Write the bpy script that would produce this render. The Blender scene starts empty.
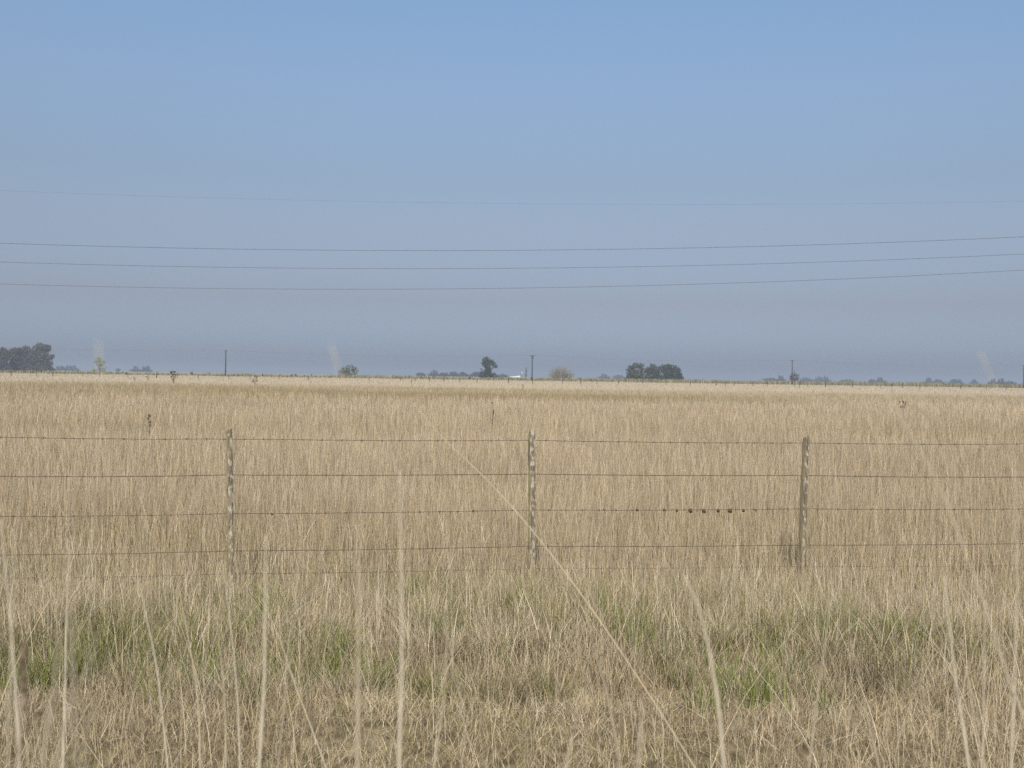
import bpy, math, random
import numpy as np
from mathutils import Vector, Matrix

rnd = random.Random(7)
rng = np.random.default_rng(11)
scene = bpy.context.scene
col = scene.collection
R = math.radians

# ------------------------------------------------------------------ camera
F = 1100.0                      # focal length in pixels of a 1024 wide picture
EYE = Vector((0.0, 0.0, 1.7))
HORIZON = 376.4
ROLL = 0.0150
pitch = math.atan((384 - HORIZON) / F)
fwd = Vector((0, math.cos(pitch), -math.sin(pitch)))
right = Vector((math.cos(ROLL), 0, math.sin(ROLL)))
up = right.cross(fwd)
up.normalize()
right = fwd.cross(up)

cam_data = bpy.data.cameras.new("camera")
cam = bpy.data.objects.new("camera", cam_data)
col.objects.link(cam)
m = Matrix.Identity(4)
for i in range(3):
    m[i][0], m[i][1], m[i][2], m[i][3] = right[i], up[i], -fwd[i], EYE[i]
cam.matrix_world = m
cam_data.sensor_width = 36.0
cam_data.lens = 36.0 * F / 1024.0
cam_data.clip_start = 0.05
cam_data.clip_end = 30000
cam_data.dof.use_dof = True
cam_data.dof.focus_distance = 9.5
cam_data.dof.aperture_fstop = 6.0
scene.camera = cam


def ray(px, py):
    return fwd + right * ((px - 512) / F) + up * ((384 - py) / F)


def at(px, py, Y):
    """the point of the place that stands at depth Y and is seen at (px, py)"""
    d = ray(px, py)
    return EYE + d * (Y / d.y)


def hor(px):
    return HORIZON + ROLL * (px - 512)


# ------------------------------------------------------------------ noise
def _hash(ix, iy, seed):
    h = (ix.astype(np.int64) * 374761393 + iy.astype(np.int64) * 668265263 + seed * 982451653) & 0xFFFFFFFF
    h = ((h ^ (h >> 13)) * 1274126177) & 0xFFFFFFFF
    h = h ^ (h >> 16)
    return (h & 0xFFFFFF) / float(0xFFFFFF)


def vnoise(x, y, seed=0):
    x = np.asarray(x, dtype=np.float64); y = np.asarray(y, dtype=np.float64)
    ix = np.floor(x); iy = np.floor(y)
    fx = x - ix; fy = y - iy
    fx = fx * fx * (3 - 2 * fx); fy = fy * fy * (3 - 2 * fy)
    a = _hash(ix, iy, seed); b = _hash(ix + 1, iy, seed)
    c = _hash(ix, iy + 1, seed); d = _hash(ix + 1, iy + 1, seed)
    return (a * (1 - fx) + b * fx) * (1 - fy) + (c * (1 - fx) + d * fx) * fy


def fbm(x, y, seed=0, octaves=3):
    s = 0.0; a = 0.5; t = 0.0
    for k in range(octaves):
        s = s + a * vnoise(x * 2 ** k, y * 2 ** k, seed + k * 17); t += a; a *= 0.5
    return s / t


def ground_z(x, y):
    x = np.asarray(x, dtype=np.float64); y = np.asarray(y, dtype=np.float64)
    near = np.exp(-np.maximum(np.abs(y) - 6, 0) / 14.0) * np.exp(-np.maximum(np.abs(x) - 12, 0) / 10.0)
    ditch = -0.10 * np.exp(-((y - 6.3) / 0.7) ** 2)
    bumps = (fbm(x * 0.9, y * 0.9, 3) - 0.5) * 0.16 + (fbm(x * 3.1, y * 3.1, 9) - 0.5) * 0.06
    return near * (ditch + bumps)


# ------------------------------------------------------------------ materials
def new_mat(name):
    mt = bpy.data.materials.new(name)
    mt.use_nodes = True
    nt = mt.node_tree
    for n in list(nt.nodes):
        nt.nodes.remove(n)
    out = nt.nodes.new("ShaderNodeOutputMaterial")
    return mt, nt, out


def blade_material(name, translucent=0.3, noise_scale=18.0):
    """leaf and straw: the colour of each blade comes with the mesh, a little streak noise on top"""
    mt, nt, out = new_mat(name)
    at_ = nt.nodes.new("ShaderNodeAttribute"); at_.attribute_name = "col"
    geo = nt.nodes.new("ShaderNodeTexCoord")
    ns = nt.nodes.new("ShaderNodeTexNoise"); ns.inputs["Scale"].default_value = noise_scale
    ns.inputs["Detail"].default_value = 2
    nt.links.new(geo.outputs["Object"], ns.inputs["Vector"])
    mr = nt.nodes.new("ShaderNodeMapRange")
    mr.inputs["To Min"].default_value = 0.78; mr.inputs["To Max"].default_value = 1.22
    nt.links.new(ns.outputs["Fac"], mr.inputs["Value"])
    mul = nt.nodes.new("ShaderNodeVectorMath"); mul.operation = 'SCALE'
    nt.links.new(at_.outputs["Color"], mul.inputs[0]); nt.links.new(mr.outputs["Result"], mul.inputs["Scale"])
    df = nt.nodes.new("ShaderNodeBsdfDiffuse"); tr = nt.nodes.new("ShaderNodeBsdfTranslucent")
    mx = nt.nodes.new("ShaderNodeMixShader"); mx.inputs[0].default_value = translucent
    for s in (df, tr):
        nt.links.new(mul.outputs[0], s.inputs["Color"])
    nt.links.new(df.outputs[0], mx.inputs[1]); nt.links.new(tr.outputs[0], mx.inputs[2])
    nt.links.new(mx.outputs[0], out.inputs["Surface"])
    return mt


def rough_material(name, c1, c2, scale=20.0, stretch=(1, 1, 1), rough=0.9, bump=0.3, metallic=0.0):
    mt, nt, out = new_mat(name)
    p = nt.nodes.new("ShaderNodeBsdfPrincipled")
    tc = nt.nodes.new("ShaderNodeTexCoord")
    mp = nt.nodes.new("ShaderNodeMapping"); mp.inputs["Scale"].default_value = stretch
    ns = nt.nodes.new("ShaderNodeTexNoise"); ns.inputs["Scale"].default_value = scale
    ns.inputs["Detail"].default_value = 5
    rp = nt.nodes.new("ShaderNodeValToRGB")
    rp.color_ramp.elements[0].position = 0.35; rp.color_ramp.elements[1].position = 0.65
    rp.color_ramp.elements[0].color = (*c1, 1); rp.color_ramp.elements[1].color = (*c2, 1)
    nt.links.new(tc.outputs["Object"], mp.inputs["Vector"]); nt.links.new(mp.outputs[0], ns.inputs["Vector"])
    nt.links.new(ns.outputs["Fac"], rp.inputs[0]); nt.links.new(rp.outputs[0], p.inputs["Base Color"])
    p.inputs["Roughness"].default_value = rough; p.inputs["Metallic"].default_value = metallic
    if bump:
        b = nt.nodes.new("ShaderNodeBump"); b.inputs["Strength"].default_value = bump
        b.inputs["Distance"].default_value = 0.01
        nt.links.new(ns.outputs["Fac"], b.inputs["Height"]); nt.links.new(b.outputs[0], p.inputs["Normal"])
    nt.links.new(p.outputs[0], out.inputs["Surface"])
    return mt


def post_material(moss_amount=0.5):
    mt, nt, out = new_mat("weathered_post_wood")
    N = nt.nodes.new; L = nt.links.new
    p = N("ShaderNodeBsdfPrincipled"); p.inputs["Roughness"].default_value = 0.95
    tc = N("ShaderNodeTexCoord")
    # vertical grain
    mp = N("ShaderNodeMapping"); mp.inputs["Scale"].default_value = (80, 80, 5)
    g = N("ShaderNodeTexNoise"); g.inputs["Scale"].default_value = 1.0; g.inputs["Detail"].default_value = 4
    L(tc.outputs["Object"], mp.inputs["Vector"]); L(mp.outputs[0], g.inputs["Vector"])
    rp = N("ShaderNodeValToRGB")
    rp.color_ramp.elements[0].position = 0.35; rp.color_ramp.elements[0].color = (0.085, 0.066, 0.044, 1)
    rp.color_ramp.elements[1].position = 0.7; rp.color_ramp.elements[1].color = (0.27, 0.215, 0.145, 1)
    L(g.outputs["Fac"], rp.inputs[0])
    # lichen flecks
    mp2 = N("ShaderNodeMapping"); mp2.inputs["Scale"].default_value = (54, 54, 22)
    ln = N("ShaderNodeTexNoise"); ln.inputs["Scale"].default_value = 1.0; ln.inputs["Detail"].default_value = 3
    ln.inputs["Roughness"].default_value = 0.6
    L(tc.outputs["Object"], mp2.inputs["Vector"]); L(mp2.outputs[0], ln.inputs["Vector"])
    lm = N("ShaderNodeMapRange"); lm.inputs["From Min"].default_value = 0.49; lm.inputs["From Max"].default_value = 0.65
    L(ln.outputs["Fac"], lm.inputs["Value"])
    # lichen likes the faces that look right; moss the left faces
    sx = N("ShaderNodeSeparateXYZ"); L(tc.outputs["Normal"], sx.inputs[0])
    fr = N("ShaderNodeMapRange"); fr.inputs["From Min"].default_value = -0.75; fr.inputs["From Max"].default_value = -0.2
    L(sx.outputs["X"], fr.inputs["Value"])
    ml = N("ShaderNodeMath"); ml.operation = 'MULTIPLY'
    L(lm.outputs["Result"], ml.inputs[0]); L(fr.outputs["Result"], ml.inputs[1])
    mossn = N("ShaderNodeTexNoise"); mossn.inputs["Scale"].default_value = 9.0
    L(tc.outputs["Object"], mossn.inputs["Vector"])
    mm = N("ShaderNodeMapRange"); mm.inputs["From Min"].default_value = 0.42; mm.inputs["From Max"].default_value = 0.58
    mm.inputs["To Max"].default_value = moss_amount
    L(mossn.outputs["Fac"], mm.inputs["Value"])
    inv = N("ShaderNodeMath"); inv.operation = 'SUBTRACT'; inv.inputs[0].default_value = 1.0
    L(fr.outputs["Result"], inv.inputs[1])
    mk = N("ShaderNodeMath"); mk.operation = 'MULTIPLY'
    L(mm.outputs["Result"], mk.inputs[0]); L(inv.outputs[0], mk.inputs[1])
    m1 = N("ShaderNodeMixRGB"); m1.inputs[2].default_value = (0.32, 0.29, 0.12, 1)
    L(mk.outputs[0], m1.inputs[0]); L(rp.outputs[0], m1.inputs[1])
    m2 = N("ShaderNodeMixRGB"); m2.inputs[2].default_value = (0.42, 0.405, 0.33, 1)
    L(ml.outputs[0], m2.inputs[0]); L(m1.outputs[0], m2.inputs[1])
    L(m2.outputs[0], p.inputs["Base Color"])
    b = N("ShaderNodeBump"); b.inputs["Strength"].default_value = 0.6; b.inputs["Distance"].default_value = 0.006
    L(g.outputs["Fac"], b.inputs["Height"]); L(b.outputs[0], p.inputs["Normal"])
    L(p.outputs[0], out.inputs["Surface"])
    return mt


def ground_material():
    """bare soil and thatch close by, the straw coloured pasture that covers the plain further out"""
    mt, nt, out = new_mat("pasture_ground")
    N = nt.nodes.new; L = nt.links.new
    p = N("ShaderNodeBsdfDiffuse")
    tc = N("ShaderNodeTexCoord")
    mp = N("ShaderNodeMapping"); mp.inputs["Scale"].default_value = (0.010, 0.030, 1)
    n1 = N("ShaderNodeTexNoise"); n1.inputs["Scale"].default_value = 1.0; n1.inputs["Detail"].default_value = 5
    L(tc.outputs["Object"], mp.inputs["Vector"]); L(mp.outputs[0], n1.inputs["Vector"])
    rp = N("ShaderNodeValToRGB")
    rp.color_ramp.elements[0].position = 0.3; rp.color_ramp.elements[0].color = (0.30, 0.235, 0.145, 1)
    rp.color_ramp.elements[1].position = 0.7; rp.color_ramp.elements[1].color = (0.43, 0.355, 0.235, 1)
    L(n1.outputs["Fac"], rp.inputs[0])
    n2 = N("ShaderNodeTexNoise"); n2.inputs["Scale"].default_value = 9.0; n2.inputs["Detail"].default_value = 6
    L(tc.outputs["Object"], n2.inputs["Vector"])
    rp2 = N("ShaderNodeValToRGB")
    rp2.color_ramp.elements[0].position = 0.35; rp2.color_ramp.elements[0].color = (0.10, 0.078, 0.048, 1)
    rp2.color_ramp.elements[1].position = 0.7; rp2.color_ramp.elements[1].color = (0.27, 0.215, 0.13, 1)
    L(n2.outputs["Fac"], rp2.inputs[0])
    sp = N("ShaderNodeSeparateXYZ"); L(tc.outputs["Object"], sp.inputs[0])
    mr = N("ShaderNodeMapRange"); mr.inputs["From Min"].default_value = 14; mr.inputs["From Max"].default_value = 110
    L(sp.outputs["Y"], mr.inputs["Value"])
    mx = N("ShaderNodeMixRGB")
    L(mr.outputs["Result"], mx.inputs[0]); L(rp2.outputs[0], mx.inputs[1]); L(rp.outputs[0], mx.inputs[2])
    L(mx.outputs[0], p.inputs["Color"])
    L(p.outputs[0], out.inputs["Surface"])
    return mt


# ------------------------------------------------------------------ mesh helpers
def tag(o, label=None, cat=None, group=None, kind=None):
    if label: o["label"] = label
    if cat: o["category"] = cat
    if group: o["group"] = group
    if kind: o["kind"] = kind
    return o


def empty(name, loc):
    o = bpy.data.objects.new(name, None)
    o.empty_display_size = 0.2
    o.location = loc
    col.objects.link(o)
    return o


def mesh_np(name, V, Fq, mat, C=None, smooth=False, parent=None, tris=False):
    """numpy verts, faces (all quads or all triangles) and optional vertex colours -> one linked object"""
    me = bpy.data.meshes.new(name)
    k = 3 if tris else 4
    nv, nf = len(V), len(Fq)
    me.vertices.add(nv); me.vertices.foreach_set("co", np.ascontiguousarray(V, dtype=np.float32).ravel())
    me.loops.add(nf * k); me.loops.foreach_set("vertex_index", np.ascontiguousarray(Fq, dtype=np.int32).ravel())
    me.polygons.add(nf)
    me.polygons.foreach_set("loop_start", np.arange(0, nf * k, k, dtype=np.int32))
    me.polygons.foreach_set("use_smooth", np.full(nf, smooth, dtype=bool))
    me.update(calc_edges=True)
    if C is not None:
        a = me.attributes.new("col", 'FLOAT_COLOR', 'POINT')
        c4 = np.ones((nv, 4), dtype=np.float32); c4[:, :3] = C
        a.data.foreach_set("color", c4.ravel())
    me.materials.append(mat)
    o = bpy.data.objects.new(name, me)
    if parent: o.parent = parent
    col.objects.link(o)
    return o


class MB:
    """collects small shapes, then links them as one mesh"""
    def __init__(self):
        self.v = []; self.f = []

    def tube(self, pts, radii, sides=6, cap=True):
        pts = [Vector(p) for p in pts]
        if not hasattr(radii, '__len__'): radii = [radii] * len(pts)
        base = len(self.v)
        for i, p in enumerate(pts):
            a = pts[max(i - 1, 0)]; b = pts[min(i + 1, len(pts) - 1)]
            t = (b - a).normalized()
            ref = Vector((0, 0, 1)) if abs(t.z) < 0.9 else Vector((1, 0, 0))
            u = t.cross(ref).normalized(); w = t.cross(u)
            for k in range(sides):
                an = 2 * math.pi * k / sides
                self.v.append(p + (u * math.cos(an) + w * math.sin(an)) * radii[i])
        for i in range(len(pts) - 1):
            for k in range(sides):
                k2 = (k + 1) % sides
                self.f.append((base + i * sides + k, base + i * sides + k2, base + (i + 1) * sides + k2, base + (i + 1) * sides + k))
        if cap:
            self.f.append(tuple(base + k for k in range(sides))[::-1])
            n = base + (len(pts) - 1) * sides
            self.f.append(tuple(n + k for k in range(sides)))

    def box(self, c, s, rz=0.0):
        base = len(self.v); c = Vector(c)
        cs, sn = math.cos(rz), math.sin(rz)
        for dz in (-1, 1):
            for dx, dy in ((-1, -1), (1, -1), (1, 1), (-1, 1)):
                x, y = dx * s[0] / 2, dy * s[1] / 2
                self.v.append(c + Vector((x * cs - y * sn, x * sn + y * cs, dz * s[2] / 2)))
        for q in ((3, 2, 1, 0), (4, 5, 6, 7), (0, 1, 5, 4), (1, 2, 6, 5), (2, 3, 7, 6), (3, 0, 4, 7)):
            self.f.append(tuple(base + i for i in q))

    def blob(self, c, r, rings=5, sides=8, squash=(1, 1, 1)):
        c = Vector(c); base = len(self.v)
        for i in range(rings + 1):
            th = math.pi * i / rings
            for k in range(sides):
                ph = 2 * math.pi * k / sides
                j = rnd.uniform(0.85, 1.15)
                self.v.append(c + Vector((math.sin(th) * math.cos(ph) * r * squash[0] * j, math.sin(th) * math.sin(ph) * r * squash[1] * j, math.cos(th) * r * squash[2] * j)))
        for i in range(rings):
            for k in range(sides):
                k2 = (k + 1) % sides
                self.f.append((base + i * sides + k, base + i * sides + k2, base + (i + 1) * sides + k2, base + (i + 1) * sides + k))

    def build(self, name, mat, parent=None, smooth=False):
        me = bpy.data.meshes.new(name)
        me.from_pydata([tuple(v) for v in self.v], [], self.f)
        for p in me.polygons: p.use_smooth = smooth
        me.materials.append(mat); me.update()
        o = bpy.data.objects.new(name, me)
        if parent: o.parent = parent
        col.objects.link(o)
        return o


# ------------------------------------------------------------------ ground
def axis(limit, fine, step):
    a = list(np.arange(0, fine, step)); s = step
    while a[-1] < limit:
        s *= 1.22; a.append(a[-1] + s)
    return np.array(a)

ax = axis(7600, 9, 0.25); xs = np.concatenate([-ax[:0:-1], ax])
ay = axis(7600, 16, 0.25); ys = np.concatenate([-axis(7600, 2, 0.5)[:0:-1], ay])
gx, gy = np.meshgrid(xs, ys)
V = np.stack([gx, gy, ground_z(gx, gy)], -1).reshape(-1, 3)
nx, ny = len(xs), len(ys)
ii = (np.arange(ny - 1)[:, None] * nx + np.arange(nx - 1)[None, :]).ravel()
Fq = np.stack([ii, ii + 1, ii + nx + 1, ii + nx], -1)
ground = mesh_np("ground", V, Fq, ground_material(), smooth=True)
tag(ground, "flat straw coloured pasture plain running to the horizon", "ground", kind="structure")

# ------------------------------------------------------------------ grass
STRAW = np.array([[0.60, 0.505, 0.34], [0.53, 0.43, 0.275], [0.66, 0.585, 0.44], [0.45, 0.355, 0.22], [0.54, 0.475, 0.36], [0.38, 0.305, 0.20]])
BROWN = np.array([[0.30, 0.228, 0.132], [0.36, 0.28, 0.165], [0.24, 0.185, 0.11], [0.40, 0.335, 0.22]])
GREEN = np.array([[0.16, 0.17, 0.05], [0.22, 0.215, 0.075], [0.12, 0.135, 0.04], [0.30, 0.27, 0.12]])
THATCH = np.array([[0.13, 0.092, 0.058], [0.17, 0.125, 0.08], [0.095, 0.07, 0.045]])


def pick(pal, n):
    c = pal[rng.integers(0, len(pal), n)]
    d = pal[rng.integers(0, len(pal), n)]
    t = rng.random((n, 1))
    return (c * (1 - t) + d * t) * (0.64 + 0.70 * rng.random((n, 1)))


def wedge(n, d0, d1, margin, power=1.0):
    """random spots of the strip of field between two depths that the camera can overlook, and a bit beside it"""
    out = np.empty((0, 2))
    while len(out) < n:
        k = int(n * 1.6) + 100
        y = d0 + (d1 - d0) * rng.random(k) ** power
        w = y * 0.49 + margin
        wm = d1 * 0.49 + margin
        keep = rng.random(k) < w / wm
        y = y[keep]; w = w[keep]
        x = (rng.random(len(y)) * 2 - 1) * w
        out = np.concatenate([out, np.stack([x, y], -1)])
    return out[:n]


def blades(xy, h, width, lean, color, segs, curve=2.0, lean_dir=None, tip=0.15, droop=0.0, zoff=0.0):
    n = len(xy)
    z0 = ground_z(xy[:, 0], xy[:, 1]) - 0.01 + zoff
    la = rng.random(n) * 2 * np.pi if lean_dir is None else lean_dir
    ldir = np.stack([np.cos(la), np.sin(la)], -1)
    fa = rng.random(n) * np.pi
    side = np.stack([np.cos(fa), np.sin(fa)], -1)
    V = np.empty((n, segs + 1, 2, 3), dtype=np.float32)
    bend = rng.random(n) * 0.6 + 0.7
    for i in range(segs + 1):
        t = i / segs
        off = (lean * h * bend * (0.35 * t + 0.65 * t ** curve))[:, None] * ldir
        zz = z0 + h * (t - droop * t ** 3 * bend)
        w = (width * (1 - (1 - tip) * t ** 1.3) * 0.5)[:, None]
        c = xy + off
        V[:, i, 0, :2] = c - side * w; V[:, i, 1, :2] = c + side * w
        V[:, i, 0, 2] = zz; V[:, i, 1, 2] = zz
    base = (np.arange(n) * (segs + 1) * 2)[:, None]
    q = []
    for i in range(segs):
        q.append(np.concatenate([base + 2 * i, base + 2 * i + 1, base + 2 * i + 3, base + 2 * i + 2], 1))
    Fq = np.stack(q, 1).reshape(-1, 4)
    C = np.repeat(color, (segs + 1) * 2, axis=0)
    return V.reshape(-1, 3), Fq, C


class Sward:
    def __init__(self): self.V = []; self.F = []; self.C = []; self.n = 0
    def add(self, V, Fq, C):
        self.V.append(V); self.F.append(Fq + self.n); self.C.append(C); self.n += len(V)
    def build(self, name, mat):
        return mesh_np(name, np.concatenate(self.V), np.concatenate(self.F), mat, np.concatenate(self.C))


grass_mat = blade_material("dry_grass_blades", 0.28)
green_mat = blade_material("green_grass_blades", 0.35)


def edge(x):      # depth at which the tall grass starts
    return 6.0 + (vnoise(x * 1.1, x * 0 + 3.3, 5) - 0.5) * 1.1


def tone(xy, c, s=1.0):
    """patches of browner, greener or paler pasture (botanical, a few metres across)"""
    a = fbm(xy[:, 0] * 0.035, xy[:, 1] * 0.10, 21, 4)
    b = fbm(xy[:, 0] * 0.23, xy[:, 1] * 0.23, 33, 3)
    a2 = fbm(xy[:, 0] * 0.011 + 3.7, xy[:, 1] * 0.034 + 1.3, 29, 3)
    near = np.clip(xy[:, 1] / 45.0, 0, 1)
    a = a * (1 - 0.6 * near) + a2 * 0.6 * near
    f = np.clip((a - 0.5) * 7.0, -1, 1)[:, None]
    g = np.clip((b - 0.5) * 2.2, -1, 1)[:, None]
    olive = np.array([[0.70, 0.70, 0.58]]); pale = np.array([[1.08, 1.07, 1.09]])
    out = c * (1 + (np.where(f > 0, pale, olive) - 1) * np.abs(f) * s * (0.35 + 0.65 * np.clip((xy[:, 1:2] - 18) / 40, 0, 1)))
    out = out * (1 + 0.10 * g * s)
    return out


# --- short matted grass of the verge in front
sw = Sward()
n = 98000
p = wedge(n, 3.4, 7.2, 1.6)
e = edge(p[:, 0])
p = p[p[:, 1] < e + 0.5 * rng.random(len(p))]; n = len(p)
hh = (0.035 + 0.085 * rng.random(n) ** 1.4) * (0.6 + 0.8 * fbm(p[:, 0] * 1.5, p[:, 1] * 1.5, 41))
patch = fbm(p[:, 0] * 0.8, p[:, 1] * 0.8, 47)
mixc = np.where((rng.random(n) < np.clip(0.24 + (patch - 0.5) * 2.2, 0.04, 0.75))[:, None], pick(BROWN, n) * 1.1, pick(STRAW, n) * np.array([[1.0, 0.985, 0.93]]))
gr = fbm(p[:, 0] * 1.3, p[:, 1] * 1.3, 55)
mixc = np.where((rng.random(n) < np.clip((gr - 0.46) * 1.3, 0.01, 0.35))[:, None], pick(GREEN, n) * 1.15, mixc)
sw.add(*blades(p, hh, 0.0019 + 0.0023 * rng.random(n), 0.15 + 1.3 * rng.random(n) ** 1.3, mixc, 3, 1.5, droop=0.1))
# fallen straws lying over it
n = 2600
p = wedge(n, 3.6, 7.4, 1.6)
sw.add(*blades(p, 0.03 + 0.05 * rng.random(n), 0.0022 + 0.0022 * rng.random(n), 1.5 + 3.0 * rng.random(n), pick(STRAW, n) * 1.15, 3, 1.2, droop=0.5, zoff=0.03))
# upright thin straws
n = 9000
p = wedge(n, 3.6, 6.8, 1.6)
sw.add(*blades(p, 0.08 + 0.16 * rng.random(n) ** 1.7, 0.0020 + 0.0016 * rng.random(n), 0.05 + 0.45 * rng.random(n), pick(STRAW, n) * 1.05, 3, 2.0))
o = sw.build("short_grass", grass_mat)
tag(o, "short matted brown and straw coloured grass along the verge in front", "grass", kind="stuff")

# --- tussocks at the edge of the tall grass
sw = Sward(); gs = Sward()
cents = wedge(760, 5.5, 8.4, 1.6)
cents = cents[cents[:, 1] > edge(cents[:, 0]) - 0.1]
for cx, cy in cents:
    ed = edge(np.array([cx]))[0]
    k = rng.integers(25, 80)
    r = 0.04 + 0.08 * rng.random()
    an = rng.random(k) * 2 * np.pi; rr = r * np.sqrt(rng.random(k))
    q = np.stack([cx + rr * np.cos(an), cy + rr * np.sin(an)], -1)
    size = (0.14 + 0.20 * rng.random() ** 1.3) * (0.85 if cy < 6.3 else 1.0 if cy < 7.4 else 0.75)
    hgt = size * (0.5 + 0.7 * rng.random(k))
    g = fbm(np.array([cx * 0.9]), np.array([cy * 0.9]), 61)[0]
    near_edge = np.clip(1.4 - (cy - ed) / 1.3, 0.25, 1.0)
    isg = rng.random(k) < np.clip((g - 0.40) * 3.2, 0.06, 0.85) * near_edge
    br = rng.random(k) < (0.22 if cy < 7.0 else 0.10)
    c = np.where(br[:, None], pick(BROWN, k), pick(STRAW, k))
    if cy < ed + 0.6 and rng.random() < 0.42:
        c = np.where((rng.random(k) < 0.75)[:, None], pick(THATCH, k), pick(BROWN, k)); hgt = hgt * 0.75; isg[:] = False
    wd = 0.0024 + 0.0024 * rng.random(k); le = 0.25 + 0.75 * rng.random(k)
    ld = an + rng.normal(0, 0.5, k)
    kk = ~isg
    if kk.any(): sw.add(*blades(q[kk], hgt[kk], wd[kk], le[kk], c[kk], 4, 2.0, ld[kk], droop=0.12))
    if isg.any(): gs.add(*blades(q[isg], hgt[isg] * 0.85, wd[isg] * 1.5, le[isg] * 0.8, pick(GREEN, int(isg.sum())), 4, 2.0, ld[isg], droop=0.08))
# loose understorey between them
n = 36000
p = wedge(n, 5.6, 9.0, 1.6); p = p[p[:, 1] > edge(p[:, 0]) - 0.15 * rng.random(len(p))]; n = len(p)
hh = 0.08 + 0.17 * rng.random(n)
c = np.where((rng.random(n) < 0.18)[:, None], pick(BROWN, n), pick(STRAW, n))
gn = fbm(p[:, 0] * 0.9, p[:, 1] * 0.9, 61)
c = np.where((rng.random(n) < np.clip((gn - 0.42) * 1.6, 0.04, 0.4))[:, None], pick(GREEN, n) * 1.2, c)
sw.add(*blades(p, hh, 0.0020 + 0.0022 * rng.random(n), 0.1 + 0.8 * rng.random(n) ** 1.5, c, 3, 2.0))
# upright pale straws that carry the tall pasture forward to the ditch
n = 15000
p = wedge(n, 6.0, 9.4, 1.6)
p = p[rng.random(len(p)) < np.clip((p[:, 1] - edge(p[:, 0])) / 1.5, 0, 1)]; n = len(p)
sw.add(*blades(p, 0.12 + 0.26 * rng.random(n) ** 1.5, 0.0024 + 0.0022 * rng.random(n), 0.02 + 0.35 * rng.random(n) ** 1.5, pick(STRAW, n) * 1.04, 3, 2.0))
# fresh clumps where the ditch keeps them green
for px, py, cnt in ((8, 680, 9), (60, 668, 6), (118, 640, 4), (150, 655, 5), (215, 640, 6), (236, 668, 7), (252, 622, 6), (325, 650, 10), (346, 668, 9), (405, 604, 7), (450, 640, 4), (520, 612, 7), (590, 630, 4), (640, 650, 7), (733, 690, 12), (757, 662, 9), (868, 640, 7), (940, 655, 6)):
    d_ = ray(px, py); g0 = EYE + d_ * (1.7 / -d_.z)
    for _ in range(cnt):
        cx = g0.x + rnd.gauss(0, 0.16); cy = g0.y + rnd.gauss(0, 0.20)
        k = int(rng.integers(12, 30)); an = rng.random(k) * 2 * np.pi; rr = 0.06 * np.sqrt(rng.random(k))
        q = np.stack([cx + rr * np.cos(an), cy + rr * np.sin(an)], -1)
        gs.add(*blades(q, 0.12 + 0.20 * rng.random(k), 0.0034 + 0.0034 * rng.random(k), 0.1 + 0.7 * rng.random(k), pick(GREEN * np.array([0.95, 1.18, 0.8]), k), 4, 2.0, an, droop=0.08))
# collapsed brown heaps along the ditch
for px, py, cnt in ((48, 645, 7), (30, 660, 5), (300, 640, 5), (415, 652, 8), (440, 640, 6), (500, 655, 8), (535, 650, 6), (560, 640, 5), (665, 655, 6), (880, 668, 9), (905, 655, 9), (960, 645, 7), (800, 690, 5), (700, 640, 5), (200, 690, 4)):
    d_ = ray(px, py); g0 = EYE + d_ * (1.7 / -d_.z)
    for _ in range(cnt):
        cx = g0.x + rnd.gauss(0, 0.17); cy = g0.y + rnd.gauss(0, 0.14)
        k = int(rng.integers(25, 50)); an = rng.random(k) * 2 * np.pi; rr = 0.09 * np.sqrt(rng.random(k))
        q = np.stack([cx + rr * np.cos(an), cy + rr * np.sin(an)], -1)
        cc = np.where((rng.random(k) < 0.7)[:, None], pick(THATCH, k), pick(STRAW, k))
        sw.add(*blades(q, 0.08 + 0.12 * rng.random(k), 0.0024 + 0.0026 * rng.random(k), 0.6 + 1.6 * rng.random(k), cc, 4, 1.6, an + rng.normal(0, 0.6, k), droop=0.35))
# single bright straws among and above the rest
n = 4200
p = wedge(n, 6.4, 12.5, 1.6)
sw.add(*blades(p, (0.16 + 0.24 * rng.random(n)) * np.where((p[:, 1] > 7.8) & (p[:, 1] < 9.3), 0.8, 1.0), 0.0034 + 0.0022 * rng.random(n), 0.05 + 0.55 * rng.random(n) ** 1.6, pick(STRAW[[0, 2, 2]], n) * 1.12, 3, 2.0))
# vivid fresh tufts
n = 130
cs = wedge(n, 5.7, 7.6, 1.6)
gv = fbm(cs[:, 0] * 0.9, cs[:, 1] * 0.9, 61)
cs = cs[(gv > 0.46) & (cs[:, 1] > edge(cs[:, 0]) - 0.15)]
for cx, cy in cs:
    k = rng.integers(14, 34); an = rng.random(k) * 2 * np.pi; rr = 0.07 * np.sqrt(rng.random(k))
    q = np.stack([cx + rr * np.cos(an), cy + rr * np.sin(an)], -1)
    gs.add(*blades(q, 0.10 + 0.19 * rng.random(k), 0.0035 + 0.0035 * rng.random(k), 0.1 + 0.6 * rng.random(k), pick(GREEN * np.array([1.08, 1.05, 1.0]), k), 4, 2.0, an, droop=0.06))
o = sw.build("tussock_grass", grass_mat)
tag(o, "dry tussocks where the tall grass begins below the fence", "grass", kind="stuff")
o = gs.build("green_grass", green_mat)
tag(o, "fresh green blades growing low among the dry tussocks", "grass", kind="stuff")

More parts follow.
